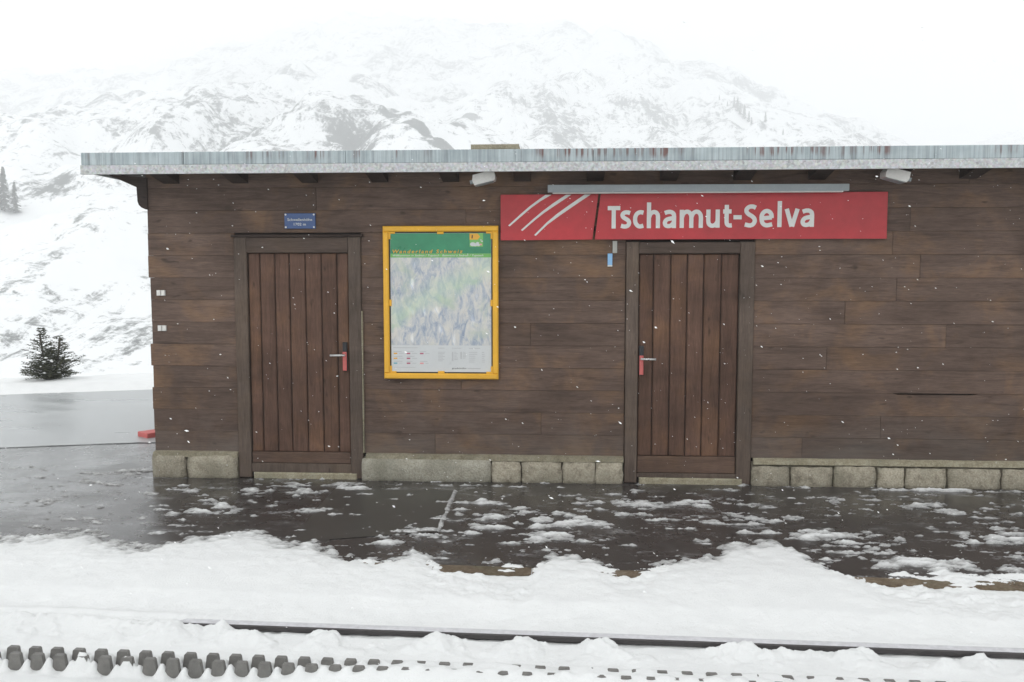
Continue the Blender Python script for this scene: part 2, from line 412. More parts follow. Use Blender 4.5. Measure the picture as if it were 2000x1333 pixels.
# ================================================================== paving, kerb, track line
def kerb_y(x): return -2.50 - .025 * x
def rail_y(x): return -3.29 - .025 * x
def rack_y(x): return -3.84 - .025 * x
# paving sheet from kerb to far road edge
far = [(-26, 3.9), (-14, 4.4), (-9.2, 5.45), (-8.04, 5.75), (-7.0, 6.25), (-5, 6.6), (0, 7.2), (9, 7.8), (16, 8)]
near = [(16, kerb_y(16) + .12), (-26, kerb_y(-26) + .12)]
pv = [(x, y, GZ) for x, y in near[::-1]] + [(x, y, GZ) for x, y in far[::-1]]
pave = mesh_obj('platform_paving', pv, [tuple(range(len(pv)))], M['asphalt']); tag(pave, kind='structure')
# asphalt patch before the left door with its joint
pp = [(-2.06, -.40), (-.965, -.40), (-.94, -1.62), (-2.0, -1.95)]
mesh_obj('repair_patch', [(x, y, GZ + .004) for x, y in pp[::-1]], [(3, 2, 1, 0)], M['patch'], pave)
# tar joint in the road
def ribbon(pts, w, z, rnd=0):
    V, F = [], []
    for i, (x, y) in enumerate(pts):
        a = Vector(pts[max(0, i - 1)]); b = Vector(pts[min(len(pts) - 1, i + 1)]); d = (b - a).normalized(); n = Vector((-d.y, d.x))
        ww = w * (1 + rnd * (random.random() - .5)); V += [(x + n.x * ww / 2, y + n.y * ww / 2, z), (x - n.x * ww / 2, y - n.y * ww / 2, z)]
    for i in range(len(pts) - 1): F.append((2 * i, 2 * i + 1, 2 * i + 3, 2 * i + 2))
    return V, F
jp = []
for i in range(60):
    s = i / 59; x = -11 + s * 7.2; y = .15 + 1.55 * s + .05 * math.sin(9 * s) + .025 * random.random(); jp.append((x, y))
v, f = ribbon(jp, .022, GZ + .0075, .9); mesh_obj('tar_joint', v, f, M['tar'], pave)
# the road surface beyond the joint: worn, soaked and a lighter grey
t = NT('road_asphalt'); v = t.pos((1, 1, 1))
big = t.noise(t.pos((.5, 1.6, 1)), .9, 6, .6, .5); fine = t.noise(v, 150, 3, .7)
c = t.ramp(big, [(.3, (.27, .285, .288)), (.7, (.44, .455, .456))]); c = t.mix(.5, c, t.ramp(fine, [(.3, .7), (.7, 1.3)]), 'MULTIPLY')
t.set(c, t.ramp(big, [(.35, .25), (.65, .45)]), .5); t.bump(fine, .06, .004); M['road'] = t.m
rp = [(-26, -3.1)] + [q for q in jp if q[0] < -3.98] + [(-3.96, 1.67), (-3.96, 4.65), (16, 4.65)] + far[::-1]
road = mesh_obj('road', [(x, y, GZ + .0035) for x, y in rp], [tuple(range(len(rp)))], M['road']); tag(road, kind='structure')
# kerb stones
kerb = empty('platform_kerb', (0, kerb_y(0), GZ))
tag(kerb, 'low brown stone kerb edging the platform above the snowy track', 'kerb')
x = -7.2
while x < 6.2:
    L = 1.0
    v, f = [], []
    j = lambda: random.uniform(-.004, .004)
    pts = [(x + .004, kerb_y(x)), (x + L - .004, kerb_y(x + L)), (x + L - .004, kerb_y(x + L) + .125), (x + .004, kerb_y(x) + .125)]
    v = [(a, b, GZ - .16) for a, b in pts] + [(a + j(), b + j(), GZ + .003 + j() * .5) for a, b in pts]
    f = [(0, 1, 5, 4), (1, 2, 6, 5), (2, 3, 7, 6), (3, 0, 4, 7), (4, 5, 6, 7)]
    mesh_obj('kerb_stone', v, f, M['kerb'], kerb); x += L

# ================================================================== snow over platform edge and track
EDGE = [(-8, -1.95), (-6, -1.9), (-4.2, -1.89), (-3.79, -1.9), (-3.52, -1.76), (-3.3, -1.95), (-3.1, -2.1), (-2.91, -2.03), (-2.67, -1.78), (-2.28, -1.68), (-2.03, -1.86), (-1.72, -1.99), (-1.48, -2.19), (-1.19, -2.23), (-1.04, -2.05), (-.85, -2.42), (-.5, -2.62), (-.2, -2.6), (-.06, -1.98), (.08, -2.02), (.22, -2.22), (.4, -2.50), (.55, -2.36), (.82, -2.12), (1.05, -2.02), (1.21, -1.72), (1.51, -1.70), (1.63, -1.92), (1.73, -2.19), (1.85, -2.40), (2.1, -2.58), (2.4, -2.66), (2.89, -2.72), (4, -2.75), (6, -2.8)]
BLOBS = [(.83,-.73,.50,.17,.9),(1.24,-1.09,.55,.2,.9),(1.63,-1.14,.4,.14,1),(1.92,-1.52,.42,.16,1.1),(2.16,-1.69,.3,.14,1.1),(2.31,-2.07,.26,.22,1.3),(2.55,-2.21,.5,.17,1.3),(2.8,-2.38,.6,.12,1.2),(-.61,-1.2,.3,.13,.9),(-.39,-1.46,.3,.12,1),(-.73,-.82,.3,.13,.8),(-.16,-1.02,.3,.16,.9),(.01,-1.3,.3,.2,1),(-.03,-1.7,.25,.2,1.2),(-1.03,-1.63,.3,.12,1.1),(-1.25,-1.89,.14,.1,1.2),(-2.94,-.96,.3,.1,.9),(-3.05,-1.2,.3,.12,.9),(-2.47,-.5,.5,.12,.8),(-2.51,-.93,.3,.1,.8),(-2.18,-.2,.25,.06,1),(-1.85,-.37,.3,.06,1.1),(2.49,-.47,.4,.1,.8),(3.01,-.68,.4,.1,.8),(3.36,-.81,.4,.12,.8),(.68,-.49,.3,.08,.7),(-3.03,-.15,.09,.04,1.4),(-4.2,.19,.22,.05,1.2),(-4.5,.05,.3,.05,1),(3.24,-.14,.5,.025,1.5),(3.35,-1.5,.5,.25,.9),(3.7,-2.1,.5,.25,1.1),(-1.95,-1.2,.25,.08,.8)]
def platform_snow(X, Y):
    ex = np.array([e[0] for e in EDGE]); ey = np.array([e[1] for e in EDGE])
    wob = .24 * (fbm(X * 4.5, Y * 4.5, 5, .6) - .5) + .12 * (fbm(X * 17, Y * 20, 4, .6) - .5)
    e = np.interp(X + .12 * (fbm(X * 4 + 9, Y * 4, 3) - .5), ex, ey) + wob
    d = e - Y                                          # >0 inside the main snow
    main = np.minimum(d * .10, .027 + .016 * fbm(X * 2.3, Y * 2.3, 3)) + (.062 * (fbm(X * 13, Y * 16, 5, .65) - .5) * sstep(.32, .05, d) + .020 * (fbm(X * 15, Y * 15, 4, .6) - .5)) * sstep(-.16, -.02, d) * sstep(1.2, .25, d)
    w = np.zeros_like(X)
    for bx, by, rx, ry, s in BLOBS:
        w = np.maximum(w, s * np.exp(-((X - bx) / rx) ** 2 - ((Y - by) / ry) ** 2))
    w = w * (.80 + .20 * sstep(-2.2, -1.0, X))
    pn = fbm(X * 6.0, Y * 14, 5, .66)
    patch = (pn - .675 + .235 * np.minimum(w, 1.5)) * .11
    # ridge of snow lying in the joint of the repair patch
    t = np.clip((-.40 - Y) / 1.22, 0, 1); lx = -.965 + .02 * t + .02 * (fbm(Y * 9, X * 0 + 3, 3) - .5)
    line = (.020 * (.5 + fbm(Y * 14, X * 0, 3)) - np.abs(X - lx)) * .6 - .5 * np.maximum(0, np.abs(Y + 1.0) - .6)
    return np.maximum(np.maximum(main, np.minimum(patch, .026)), line)
def track_snow(X, Y):
    s = Y - rail_y(X); q = Y - rack_y(X)
    z = -.112 + .044 * sstep(.05, .75, s)
    z = z + .016 * (fbm(X * 1.7, Y * 2.6, 4) - .5) + .010 * (fbm(X * 13, Y * 13, 3) - .5)
    lumps = fbm(X * 4.5, Y * 5, 5, .6)
    z = np.where(s < -.03, z - .010 + .17 * np.clip(lumps - .45, 0, 1) * sstep(-.03, -.06, s) * sstep(-.35, -.12, s) + .03 * np.clip(lumps - .47, 0, 1), z)
    # groove along the rail, filled where the rail has vanished under the snow
    cov = sstep(-1.75, -2.35, X + .9 * (fbm(X * 5, Y * 0 + 5, 4, .6) - .5)) * .058 + .06 * np.clip(fbm(X * 2.1 + 4, Y * 0 + 2, 3) - .60, 0, 1)
    g = np.exp(-((s + .005) / .045) ** 2)
    z = z - .030 * g + cov * np.exp(-((s) / .10) ** 2)
    z = z - .035 * np.exp(-((s + .052) / .022) ** 2) * sstep(-1.9, -1.3, X) * sstep(.60, .46, fbm(X * 2.6, Y * 0 + 8, 4))
    # rack: teeth clear on the left with snow packed in the gaps, nearly buried towards the right
    bury = sstep(-1.85, -.65, X + .5 * (fbm(X * 2.2, Y * 0 + 7, 3) - .5))
    nz = fbm(X * 9, Y * 11, 4, .6) - .5
    gapA = .5 - .5 * np.cos(2 * np.pi * (X + 5.0 - .034) / .12); gapB = .5 - .5 * np.cos(2 * np.pi * (X + 5.0 - .094) / .12)
    onA = np.exp(-((q + .036) / .030) ** 2); onB = np.exp(-((q - .036) / .034) ** 2)
    core = np.exp(-(q / .125) ** 4)
    bare = -.135 + .058 * np.maximum(gapA ** 2 * onA, gapB ** 2 * onB) + .05 * nz + .055 * np.exp(-((q - .11) / .045) ** 2)
    deep = -.049 + .030 * (fbm(X * 7, Y * 9, 4, .6) - .5) + .012 * gapA * onA
    ti = np.floor((X + 5.0 + .026) / .12).astype(int)
    bare = bare + .100 * (_T[ti % 512, 5] < .24) * onA * np.clip(1.25 - 1.4 * gapA, 0, 1)
    zr = bare * (1 - bury) + deep * bury
    z = z * (1 - core) + zr * core
    z = z + .018 * sstep(-.10, -.25, q) + .006 * (fbm(X * 21, Y * 21, 2) - .5)
    return z
def snow_grid(name, x0, x1, y0, y1, res, fn, m):
    xs = np.arange(x0, x1 + res, res); ys = np.arange(y0, y1 + res, res); X, Y = np.meshgrid(xs, ys)
    Z, keep = fn(X, Y)
    ii = np.arange(X.size).reshape(X.shape)
    F = np.stack([ii[:-1, :-1], ii[:-1, 1:], ii[1:, 1:], ii[1:, :-1]], -1).reshape(-1, 4)
    k = keep.ravel(); F = F[k[F].any(1)]
    used = np.unique(F); rm = np.full(X.size, -1); rm[used] = np.arange(len(used))
    V = np.stack([X, Y, Z], -1).reshape(-1, 3)[used]
    return np_mesh(name, V, rm[F], m)
def fn_track(X, Y):
    zt = track_snow(X, Y); zp = GZ + platform_snow(X, Y)
    side = sstep(-.02, .03, Y - kerb_y(X))
    over = sstep(0, .02, platform_snow(X, Y + .0))
    # where platform snow spills over the kerb the bank runs down smoothly
    d = kerb_y(X) - Y
    spill = GZ + platform_snow(X, Y) - .10 * np.maximum(d, 0)
    z = np.where(d > 0, np.maximum(zt, np.minimum(spill, zt + .07 * sstep(.12, .60, Y - rail_y(X)))), zp)
    return z, (d > -.02) | (z > GZ - .012)
tr = snow_grid('track_snow', -6.0, 5.6, -4.75, -2.30, .0105, fn_track, M['snow']); tag(tr, kind='structure')
def fn_plat(X, Y):
    h = platform_snow(X, Y); return GZ + h, (h > -.006)
ps = snow_grid('platform_snow', -8.0, 5.6, -2.31, .30, .0135, fn_plat, M['slush']); 
tag(ps, 'thin patches of trodden snow on the wet dark platform', 'snow', kind='stuff')

# ================================================================== rail
rx0, rx1 = -5.5, 5.5
prof = [(-.055, -.14), (.055, -.14), (.055, -.125), (.010, -.112), (.010, -.04), (.032, -.03), (.034, -.006), (.028, 0), (-.028, 0), (-.034, -.006), (-.032, -.03), (-.010, -.04), (-.010, -.112), (-.055, -.125)]
rail = empty('rail', (0, rail_y(0), -.24)); tag(rail, 'straight steel rail half buried in snow below the platform', 'rail')
RZ = -.100
def rail_mesh(name, pr, m, z):
    n = len(pr); v = []
    for xx in (rx0, rx1): v += [(xx, rail_y(xx) + a, z + b) for a, b in pr]
    f = [tuple(range(n)), tuple(range(2 * n - 1, n - 1, -1))] + [(i, i + n, (i + 1) % n + n, (i + 1) % n) for i in range(n)]
    return mesh_obj(name, v, f, m, rail)
rail_mesh('rail_profile', prof, M['rail_side'], RZ)
rail_mesh('running_surface', [(-.027, .0005), (.027, .0005), (.026, .003), (-.026, .003)], M['rail_top'], RZ)

# ================================================================== toothed rack between the rails
rack = empty('toothed_rack', (0, rack_y(0), -.2)); tag(rack, 'double toothed rack rail with snow packed between its dark teeth', 'rack rail')
pitch = .120; TOP = -.047
def rack_bar(off, y_off, th=.026):
    pts = []
    x = -5.0 + off
    while x < 4.6:
        pts += [(x - .004, TOP - .075), (x + .006, TOP - .006), (x + .012, TOP), (x + .056, TOP), (x + .062, TOP - .006), (x + .072, TOP - .075)]
        x += pitch
    n = len(pts); v = []
    for dy in (-th / 2, th / 2):
        v += [(a, rack_y(a) + y_off + dy, b) for a, b in pts] + [(a, rack_y(a) + y_off + dy, -.20) for a, b in pts]
    f = []
    for i in range(n - 1):
        f += [(i, n + i, n + i + 1, i + 1)[::-1], (2 * n + i, 2 * n + i + 1, 3 * n + i + 1, 3 * n + i)[::-1], (i, i + 1, 2 * n + i + 1, 2 * n + i)]
    return mesh_obj('rack_bar', v, f, M['rack'], rack)
rack_bar(0, -.036); rack_bar(pitch / 2, .036)

# ================================================================== station building
XL, XR, DEPTH = -3.92, 7.2, 4.2
ZP0, ZP1 = .20, 2.86
bld = empty('station_building', (1.6, 0, GZ))
tag(bld, 'dark brown timber station hut with flat zinc-edged roof beside the track', 'building')
D1 = (-3.09, -1.885); D2 = (.57, 1.735)          # door openings with frames
wall = box_part('wall', M['core'], bld, XL + .03, XR - .03, .034, DEPTH, GZ - .05, ZP1 - .01, .002)
# planks: thirteen courses
rows = [.20]
z = .393
for k in range(1, 14):
    rows.append(.393 + .2095 * (k - 1))
rows[-1] = ZP1
random.seed(21)
def plank(x0, x1, z0, z1):
    p = random.uniform(-.0025, .0025)
    v, f = cbox(x0 + .0008, x1 - .0008, p, .033, z0 + .0006, z1 - .0006, .0022)
    if x0 <= XL + .001:
        d = random.uniform(-.016, .012); v = [(a + (d if a < x0 + .02 else 0), b, c) for a, b, c in v]
    mesh_obj('plank', v, f, M['plank'], wall)
joints = {12: [.9, 3.6], 11: [-2.3, 2.0], 10: [-.9, 3.1], 9: [-1.3, 2.95], 8: [3.2], 7: [3.0, -1.0], 6: [2.55], 5: [-.3, 3.45], 4: [2.4], 3: [-.95], 2: [], 1: [-.2, 2.9], 0: [-1.2, 2.2]}
for k in range(13):
    z0, z1 = rows[k], rows[k + 1]
    spans = [(XL, XR)]
    if z0 < 2.24: spans = [(a, b) for s in spans for a, b in ((s[0], min(s[1], D1[0])), (max(s[0], D1[1]), s[1]))]
    if z0 < 2.16: spans = [(a, b) for s in spans for a, b in ([(s[0], D2[0]), (D2[1], s[1])] if s[0] < D2[0] < s[1] else [s])]
    for a, b in spans:
        cuts = [a] + [j for j in joints.get(k, []) + [5.1 + .5 * math.sin(k * 2.1)] if a + .15 < j < b - .15] + [b]
        for c, d in zip(cuts[:-1], cuts[1:]):
            zz1 = z1
            if k == 2 and c < 3.0 < d:          # long open gap between two boards
                zs = z0 + .0006; ze = z1 - .0006; v, f = prism([(c, zs), (d, zs), (d, ze), (3.76, ze), (3.70, ze - .012), (3.05, ze - .013), (2.99, ze), (c, ze)], .0, .033)
                mesh_obj('plank', v, f, M['plank'], wall); continue
            plank(c, d, z0, zz1)
# side wall planks on the far left face
for k in range(13):
    v, f = cbox(.04, DEPTH, -.030, 0, rows[k] + .0025, rows[k + 1] - .0025, .005)
    v = [(XL + .029 + b, a, c) for a, b, c in v]
    mesh_obj('plank', v, [q[::-1] for q in f], M['plank'], wall)
# corbel carrying the left eave
cor = [(XL + .012, 2.79), (-4.30, 2.835), (-4.008, 2.708), (-4.003, 2.575), (-3.99, 2.54), (-3.965, 2.517), (-3.93, 2.502), (XL + .012, 2.498)]
v, f = prism([(a, b) for a, b in cor], -.018, .17); mesh_obj('corbel', v, f, M['dark_wood'], bld)
v, f = prism([(a, b) for a, b in cor], DEPTH - .2, DEPTH); mesh_obj('corbel', v, f, M['dark_wood'], bld)
# roof
FY = -.45
roof = box_part('roof', M['dark_wood'], bld, -4.27, XR + .35, FY + .012, DEPTH + .4, 2.845, 2.955, .003)     # deck and soffit
fx = [-4.285, -3.35, -1.9, -.42, .25, 1.9, 3.1, 4.4, 5.7, XR + .37]
for a, b in zip(fx[:-1], fx[1:]):
    # sheet with a folded top and a small step at each seam
    v, f = cbox(a + .0015, b - .0015, FY - .006 - random.uniform(0, .003), FY + .010, 2.858 + random.uniform(-.001, .001), 2.968, .003)
    mesh_obj('fascia_panel', v, f, M['fascia'], roof)
v, f = prism([(-4.285, 2.778), (XR + .37, 2.778), (XR + .37, 2.856), (-4.285, 2.856)], FY - .020, FY + .011); mesh_obj('drip_strip', v, f, M['galv'], roof)
mesh_obj('end_flashing', *join([cbox(-4.287, -4.272, FY + .0115, DEPTH + .4, 2.80, 2.966, .001)]), M['galv'], roof)
# snow lying on the flat roof
xs = np.linspace(-4.22, XR + .3, 240); ys = np.linspace(FY + .06, DEPTH + .35, 60); X, Y = np.meshgrid(xs, ys)
edge = np.minimum(np.minimum(X - xs[0], xs[-1] - X), np.minimum(Y - ys[0], ys[-1] - Y))
Z = 2.953 + .05 * sstep(0, .3, edge) + .03 * (fbm(X * 1.5, Y * 1.5, 4) - .4) * sstep(0, .3, edge)
ii = np.arange(X.size).reshape(X.shape); F = np.stack([ii[:-1, :-1], ii[:-1, 1:], ii[1:, 1:], ii[1:, :-1]], -1).reshape(-1, 4)
rs = np_mesh('roof_snow', np.stack([X, Y, Z], -1).reshape(-1, 3), F, M['snow']); rs.parent = roof; rs.location = -Vector(bld.location)
# rafters under the eave
x = -3.75
while x < XR:
    v, f = prism([(x, 2.735), (x + .15, 2.735), (x + .15, 2.8455), (x, 2.8455)], FY + .16, .02)
    v = [(a, b, c + (.06 if (b < -.1 and c < 2.8) else 0)) for a, b, c in v]
    mesh_obj('rafter', v, f, M['dark_wood'], roof); x += .66
# chimney
v, f = join([cbox(-1.02, -.56, 2.02, 2.42, 2.95, 3.318, .01)])
ch = mesh_obj('chimney', v, f, M['lamp_white'], roof)
mesh_obj('chimney_cap', *cbox(-1.066, -.515, 1.98, 2.46, 3.319, 3.375, .008), M['ledge'], roof)

# foundation
fnd = mesh_obj('foundation', *join([cbox(a, b, -.025, .0325, GZ - .06, .165, .003) for a, b in ((XL + .01, D1[0] - .004), (D1[1] + .004, D2[0] - .004), (D2[1] + .004, XR - .01))]), M['mortar'], bld)
def stone(x0, x1, z0, z1, m, name='stone', rough=.014, proud=.07, nx=7, nz=4):
    V, F = [], []
    sd = random.uniform(0, 50)
    px = lambda i, j: (i, j)
    for j in range(nz + 1):
        for i in range(nx + 1):
            a, b = i / nx, j / nz
            ex = min(a, 1 - a) * (x1 - x0); ez = min(b, 1 - b) * (z1 - z0)
            e = min(ex, ez)
            dep = proud * (.72 + .28 * min(1, (e / .016)) ** .5)
            nzv = float(vn(np.array(a * 5 + sd), np.array(b * 3 + sd))) - .5
            cor = 1.0 if e > 1e-6 else .0
            ox = random.uniform(-1, 1) * rough * .5; oz = random.uniform(-1, 1) * rough * .5
            rc = max(0, .035 - (ex + ez)) * .16
            ox += rc if a < .5 else -rc; oz += rc * .7 if b < .5 else -rc * .7
            V.append((x0 + a * (x1 - x0) + ox, -dep - nzv * rough * 2 * cor, z0 + b * (z1 - z0) + oz))
    n = nx + 1
    for j in range(nz):
        for i in range(nx): F.append((j * n + i, j * n + i + 1, (j + 1) * n + i + 1, (j + 1) * n + i))
    rim = [i for i in range(n)] + [j * n + nx for j in range(1, nz + 1)] + [nz * n + i for i in range(nx - 1, -1, -1)] + [j * n for j in range(nz - 1, 0, -1)]
    b0 = len(V)
    for r in rim: V.append((V[r][0], -.024, V[r][2]))
    for k in range(len(rim)):
        k2 = (k + 1) % len(rim); F.append((rim[k2], rim[k], b0 + k, b0 + k2))
    return mesh_obj(name, V, F, m, fnd, smooth=True)
zb, zt = GZ - .03, .145
for a, b in [(-3.925, -3.60), (-3.585, -3.10)]: stone(a, b, zb, zt + .02, M['stone'])
for a, b in [(-.662, -.388), (-.382, -.006), (.000, .307), (.312, .560)]: stone(a, b, zb, zt, M['stone'])
stone(-1.893, -.668, zb, zt + .012, M['concrete'], 'concrete_block', .004, .085, 22, 4)
for a, b in [(1.742, 2.080), (2.100, 2.466), (2.486, 2.852), (2.874, 3.104), (3.124, 3.477), (3.500, 3.955), (3.98, 4.36), (4.38, 4.7), (4.72, 5.1)]:
    stone(a, b, zb, zt - .012 + random.uniform(-.006, .006), M['stone'])
for a, b in [(XL, D1[0] - .002), (D1[1] + .03, D2[0] - .004), (D2[1] + .02, XR)]:
    n = max(4, int((b - a) / .12)); V, F = [], []
    for i in range(n + 1):
        xx = a + (b - a) * i / n; w = random.uniform(-.005, .005)
        V += [(xx, -.052 + w, .150), (xx, -.045 + w, .192 + w * .6), (xx, -.002, .202 + w * .4), (xx, -.020, .146)]
    for i in range(n):
        o = 4 * i
        for k in range(4): F.append((o + k, o + 4 + k, o + 4 + (k + 1) % 4, o + (k + 1) % 4))
    F += [(0, 1, 2, 3), (4 * n + 3, 4 * n + 2, 4 * n + 1, 4 * n)]
    mesh_obj('ledge', V, F, M['ledge'], fnd)

# doors
def door(xo0, xo1, xs, zh, z_leaf, z_kick, z_top, hx, side, zhand, label):
    d = box_part('door', M['core'], bld, xs[0] - .004, xs[-1] + .004, .020, .0335, GZ, z_top, .001)
    d['label'] = label
    y0 = -.024
    box_part('jamb', M['frame'], d, xo0, xs[0] - .003, y0, .033, GZ + .005, zh, .006)
    box_part('jamb', M['frame'], d, xs[-1] + .003, xo1, y0, .033, GZ + .005, zh, .006)
    box_part('lintel', M['frame_h'], d, xs[0] - .0025, xs[-1] + .0025, y0 - .002, .033, z_top + .004, zh - .003, .006)
    for a, b in zip(xs[:-1], xs[1:]):
        box_part('board', M['door'], d, a + .004, b - .004, .001 + random.uniform(0, .003), .0195, z_kick + .003, z_top, .008)
    box_part('kick_board', M['kick'], d, xs[0] + .003, xs[-1] - .003, -.006, .0195, z_leaf, z_kick, .005)
    # handle set
    pl = box_part('lock_plate', M['black'], d, hx - .021, hx + .021, -.024, .001, zhand - .155, zhand + .118, .006)
    box_part('lock_cover', M['lockred'], pl, hx - .019, hx + .019, -.030, -.0245, zhand - .150, zhand + .028, .004)
    v, f = join([tube((hx, -.028, zhand), (hx, -.075, zhand), .009), tube((hx - side * .012, -.071, zhand), (hx + side * .128, -.071, zhand - .002), .0095)])
    mesh_obj('lever_handle', v, f, M['steel'], pl, smooth=True)
    box_part('threshold', M['ledge'], d, xs[0] + .02, xs[-1] + .06, -.035, .02, GZ - .02, .006, .012)
    box_part('sill', M['frame'], d, xs[0] - .002, xs[-1] + .002, -.014, .02, .0065, z_leaf - .003, .004)
    return d
door(-3.09, -1.885, [-2.965, -2.852, -2.709, -2.571, -2.418, -2.266, -2.118, -2.006], 2.238, .095, .20, 2.088, -2.047, -1, 1.137, 'left plank door with red lock plate on its right edge')
door(.575, 1.733, [.692, .825, .982, 1.132, 1.281, 1.439, 1.598], 2.186, .05, .205, 2.076, .722, 1, 1.118, 'right plank door below the red station sign')
# light weather strip on the left door's right jamb and drip board over it
box_part('corner_strip', M['ledge'], bld, -1.8845, -1.872, -.028, .0325, .205, 1.55, .002)
box_part('drip_board', M['dark_wood'], bld, -3.11, -1.86, -.036, -.004, 2.2395, 2.262, .004)

# ================================================================== things on the wall
def text_mesh(name, body, width, height, x, y, z, m, parent, shear=0, space=1.0, offset=0.0, extrude=.001, align='LEFT'):
    """lettering: lower left corner at x,z; capitals 'height' tall, whole line 'width' wide"""
    c = bpy.data.curves.new(name, 'FONT'); c.body = body; c.size = 1; c.shear = shear; c.space_character = space; c.offset = offset
    c.resolution_u = 3
    tmp = bpy.data.objects.new('tmp', c); COL.objects.link(tmp)
    bpy.context.view_layer.update()
    me = bpy.data.meshes.new_from_object(tmp.evaluated_get(bpy.context.evaluated_depsgraph_get()))
    bpy.data.objects.remove(tmp); bpy.data.curves.remove(c)
    co = np.array([v.co[:] for v in me.vertices]); x0, x1 = co[:, 0].min(), co[:, 0].max()
    cap = .729 if True else 1
    sx = width / (x1 - x0); sz = height / cap
    for v in me.vertices: v.co = ((v.co[0] - x0) * sx + x, y, v.co[1] * sz + z)
    me.materials.clear(); me.materials.append(m); me.name = name
    bm = bmesh.new(); bm.from_mesh(me)
    bmesh.ops.recalc_face_normals(bm, faces=bm.faces[:])
    r = bmesh.ops.extrude_face_region(bm, geom=bm.faces[:])
    for q in r['geom']:
        if isinstance(q, bmesh.types.BMVert): q.co.y -= extrude
    bm.to_mesh(me); bm.free(); me.validate()
    o = bpy.data.objects.new(name, me); link(o)
    pw = Vector((0, 0, 0)); q = parent
    while q is not None: pw += q.location; q = q.parent
    o.parent = parent; me.transform(Matrix.Translation(-pw)); return o

# station name sign
sg = empty('station_sign', (1.15, -.02, 2.21)); tag(sg, 'long red station name sign reading Tschamut-Selva above the right door', 'sign')
v, f = prism([(-.575, 2.203), (.262, 2.209), (.314, 2.617), (-.575, 2.617)], -.040, -.012); p1 = mesh_obj('logo_panel', v, f, M['red'], sg)
v, f = prism([(.285, 2.209), (2.882, 2.210), (2.880, 2.625), (.336, 2.619)], -.040, -.012); p2 = mesh_obj('name_panel', v, f, M['red'], sg)
mesh_obj('mounting_rail', *join([cbox(-.5, 2.8, -.0115, .001, 2.29, 2.33, .001), cbox(-.5, 2.8, -.0115, .001, 2.50, 2.54, .001)]), M['dark_wood'], sg)
STR = [[(-.506,2.337),(-.392,2.441),(-.31,2.511),(-.228,2.571),(-.166,2.614),(-.112,2.614),(-.21,2.557),(-.292,2.499),(-.378,2.427),(-.492,2.33)],
       [(-.389,2.296),(-.273,2.399),(-.191,2.467),(-.101,2.534),(.021,2.614),(.070,2.614),(-.064,2.526),(-.173,2.453),(-.26,2.386),(-.375,2.288)],
       [(-.268,2.25),(-.155,2.363),(-.064,2.439),(.044,2.516),(.190,2.615),(.247,2.615),(.135,2.541),(-.028,2.430),(-.146,2.345),(-.253,2.243)]]
for s in STR:
    n = len(s) // 2
    v = [(a, -.0425, b) for a, b in s] + [(a, -.0403, b) for a, b in s]; N = len(s); f = []
    for i in range(n - 1): f.append((i, N - 1 - i, N - 2 - i, i + 1))
    f += [(i, (i + 1) % N, (i + 1) % N + N, i + N) for i in range(N)]
    mesh_obj('stripe', v, f, M['white_print'], p1)
h_ = .093
GL = {'T': [[(0, .907), (.56, .907)], [(.27, 0), (.27, .86)]],
 's': ['c', [(.44, .68), (.31, .715), (.17, .69), (.10, .59), (.15, .49), (.26, .42), (.36, .35), (.40, .24), (.34, .12), (.20, .085), (.04, .12)]],
 'c': ['c', [(.46, .69), (.33, .715), (.19, .66), (.11, .53), (.095, .38), (.12, .23), (.22, .11), (.33, .085), (.46, .115)]],
 'h': ['c', [(.1, 0), (.1, 1.14)], [(.1, .46), (.16, .62), (.28, .71), (.40, .70), (.48, .61), (.50, .48), (.50, .24), (.50, 0)]],
 'a': ['c', [(.09, .665), (.22, .71), (.36, .71), (.47, .64), (.50, .52), (.50, .26), (.50, 0)], [(.50, .44), (.34, .42), (.18, .37), (.10, .25), (.13, .13), (.24, .085), (.36, .11), (.45, .19), (.50, .28)]],
 'm': ['c', [(.1, 0), (.1, .80)], [(.1, .46), (.17, .63), (.28, .71), (.4, .7), (.49, .6), (.52, .46), (.52, .2), (.52, 0)], [(.52, .46), (.59, .63), (.70, .71), (.82, .70), (.91, .6), (.94, .46), (.94, .2), (.94, 0)]],
 'u': ['c', [(.1, .80), (.1, .5), (.1, .30), (.13, .17), (.22, .095), (.32, .09), (.42, .14), (.51, .28)], [(.51, 0), (.51, .80)]],
 't': ['c', [(.16, 1.0), (.16, .6), (.16, .26), (.19, .14), (.28, .09), (.39, .10)], [(0, .71), (.37, .71)]],
 '-': [[(0, .45), (.36, .45)]],
 'S': ['c', [(.51, .86), (.38, .915), (.22, .90), (.11, .80), (.11, .68), (.20, .58), (.33, .50), (.44, .40), (.47, .27), (.40, .14), (.26, .085), (.04, .13)]],
 'e': ['c', [(.13, .39), (.54, .43)], [(.535, .40), (.52, .56), (.44, .67), (.32, .715), (.2, .67), (.11, .54), (.095, .38), (.13, .21), (.23, .11), (.36, .085), (.56, .13)]],
 'l': [[(.1, 0), (.1, 1.14)]],
 'v': [[(.09, .80), (.315, .02)], [(.56, .80), (.335, .02)]]}
def smooth_path(p):
    if len(p) < 3: return [Vector(q) for q in p]
    P = [Vector(q) for q in p]; P = [2 * P[0] - P[1]] + P + [2 * P[-1] - P[-2]]; out = []
    for i in range(1, len(P) - 2):
        for k in range(4):
            t = k / 4; a, b, c, d = P[i - 1:i + 3]
            out.append(.5 * ((2 * b) + (c - a) * t + (2 * a - 5 * b + 4 * c - d) * t * t + (3 * b - a - 3 * c + d) * t ** 3))
    return out + [P[-2]]
LET = [('T', .400), ('s', .513), ('c', .629), ('h', .752), ('a', .896), ('m', 1.047), ('u', 1.284), ('t', 1.435), ('-', 1.528), ('S', 1.622), ('e', 1.758), ('l', 1.916), ('v', 1.980), ('a', 2.121)]
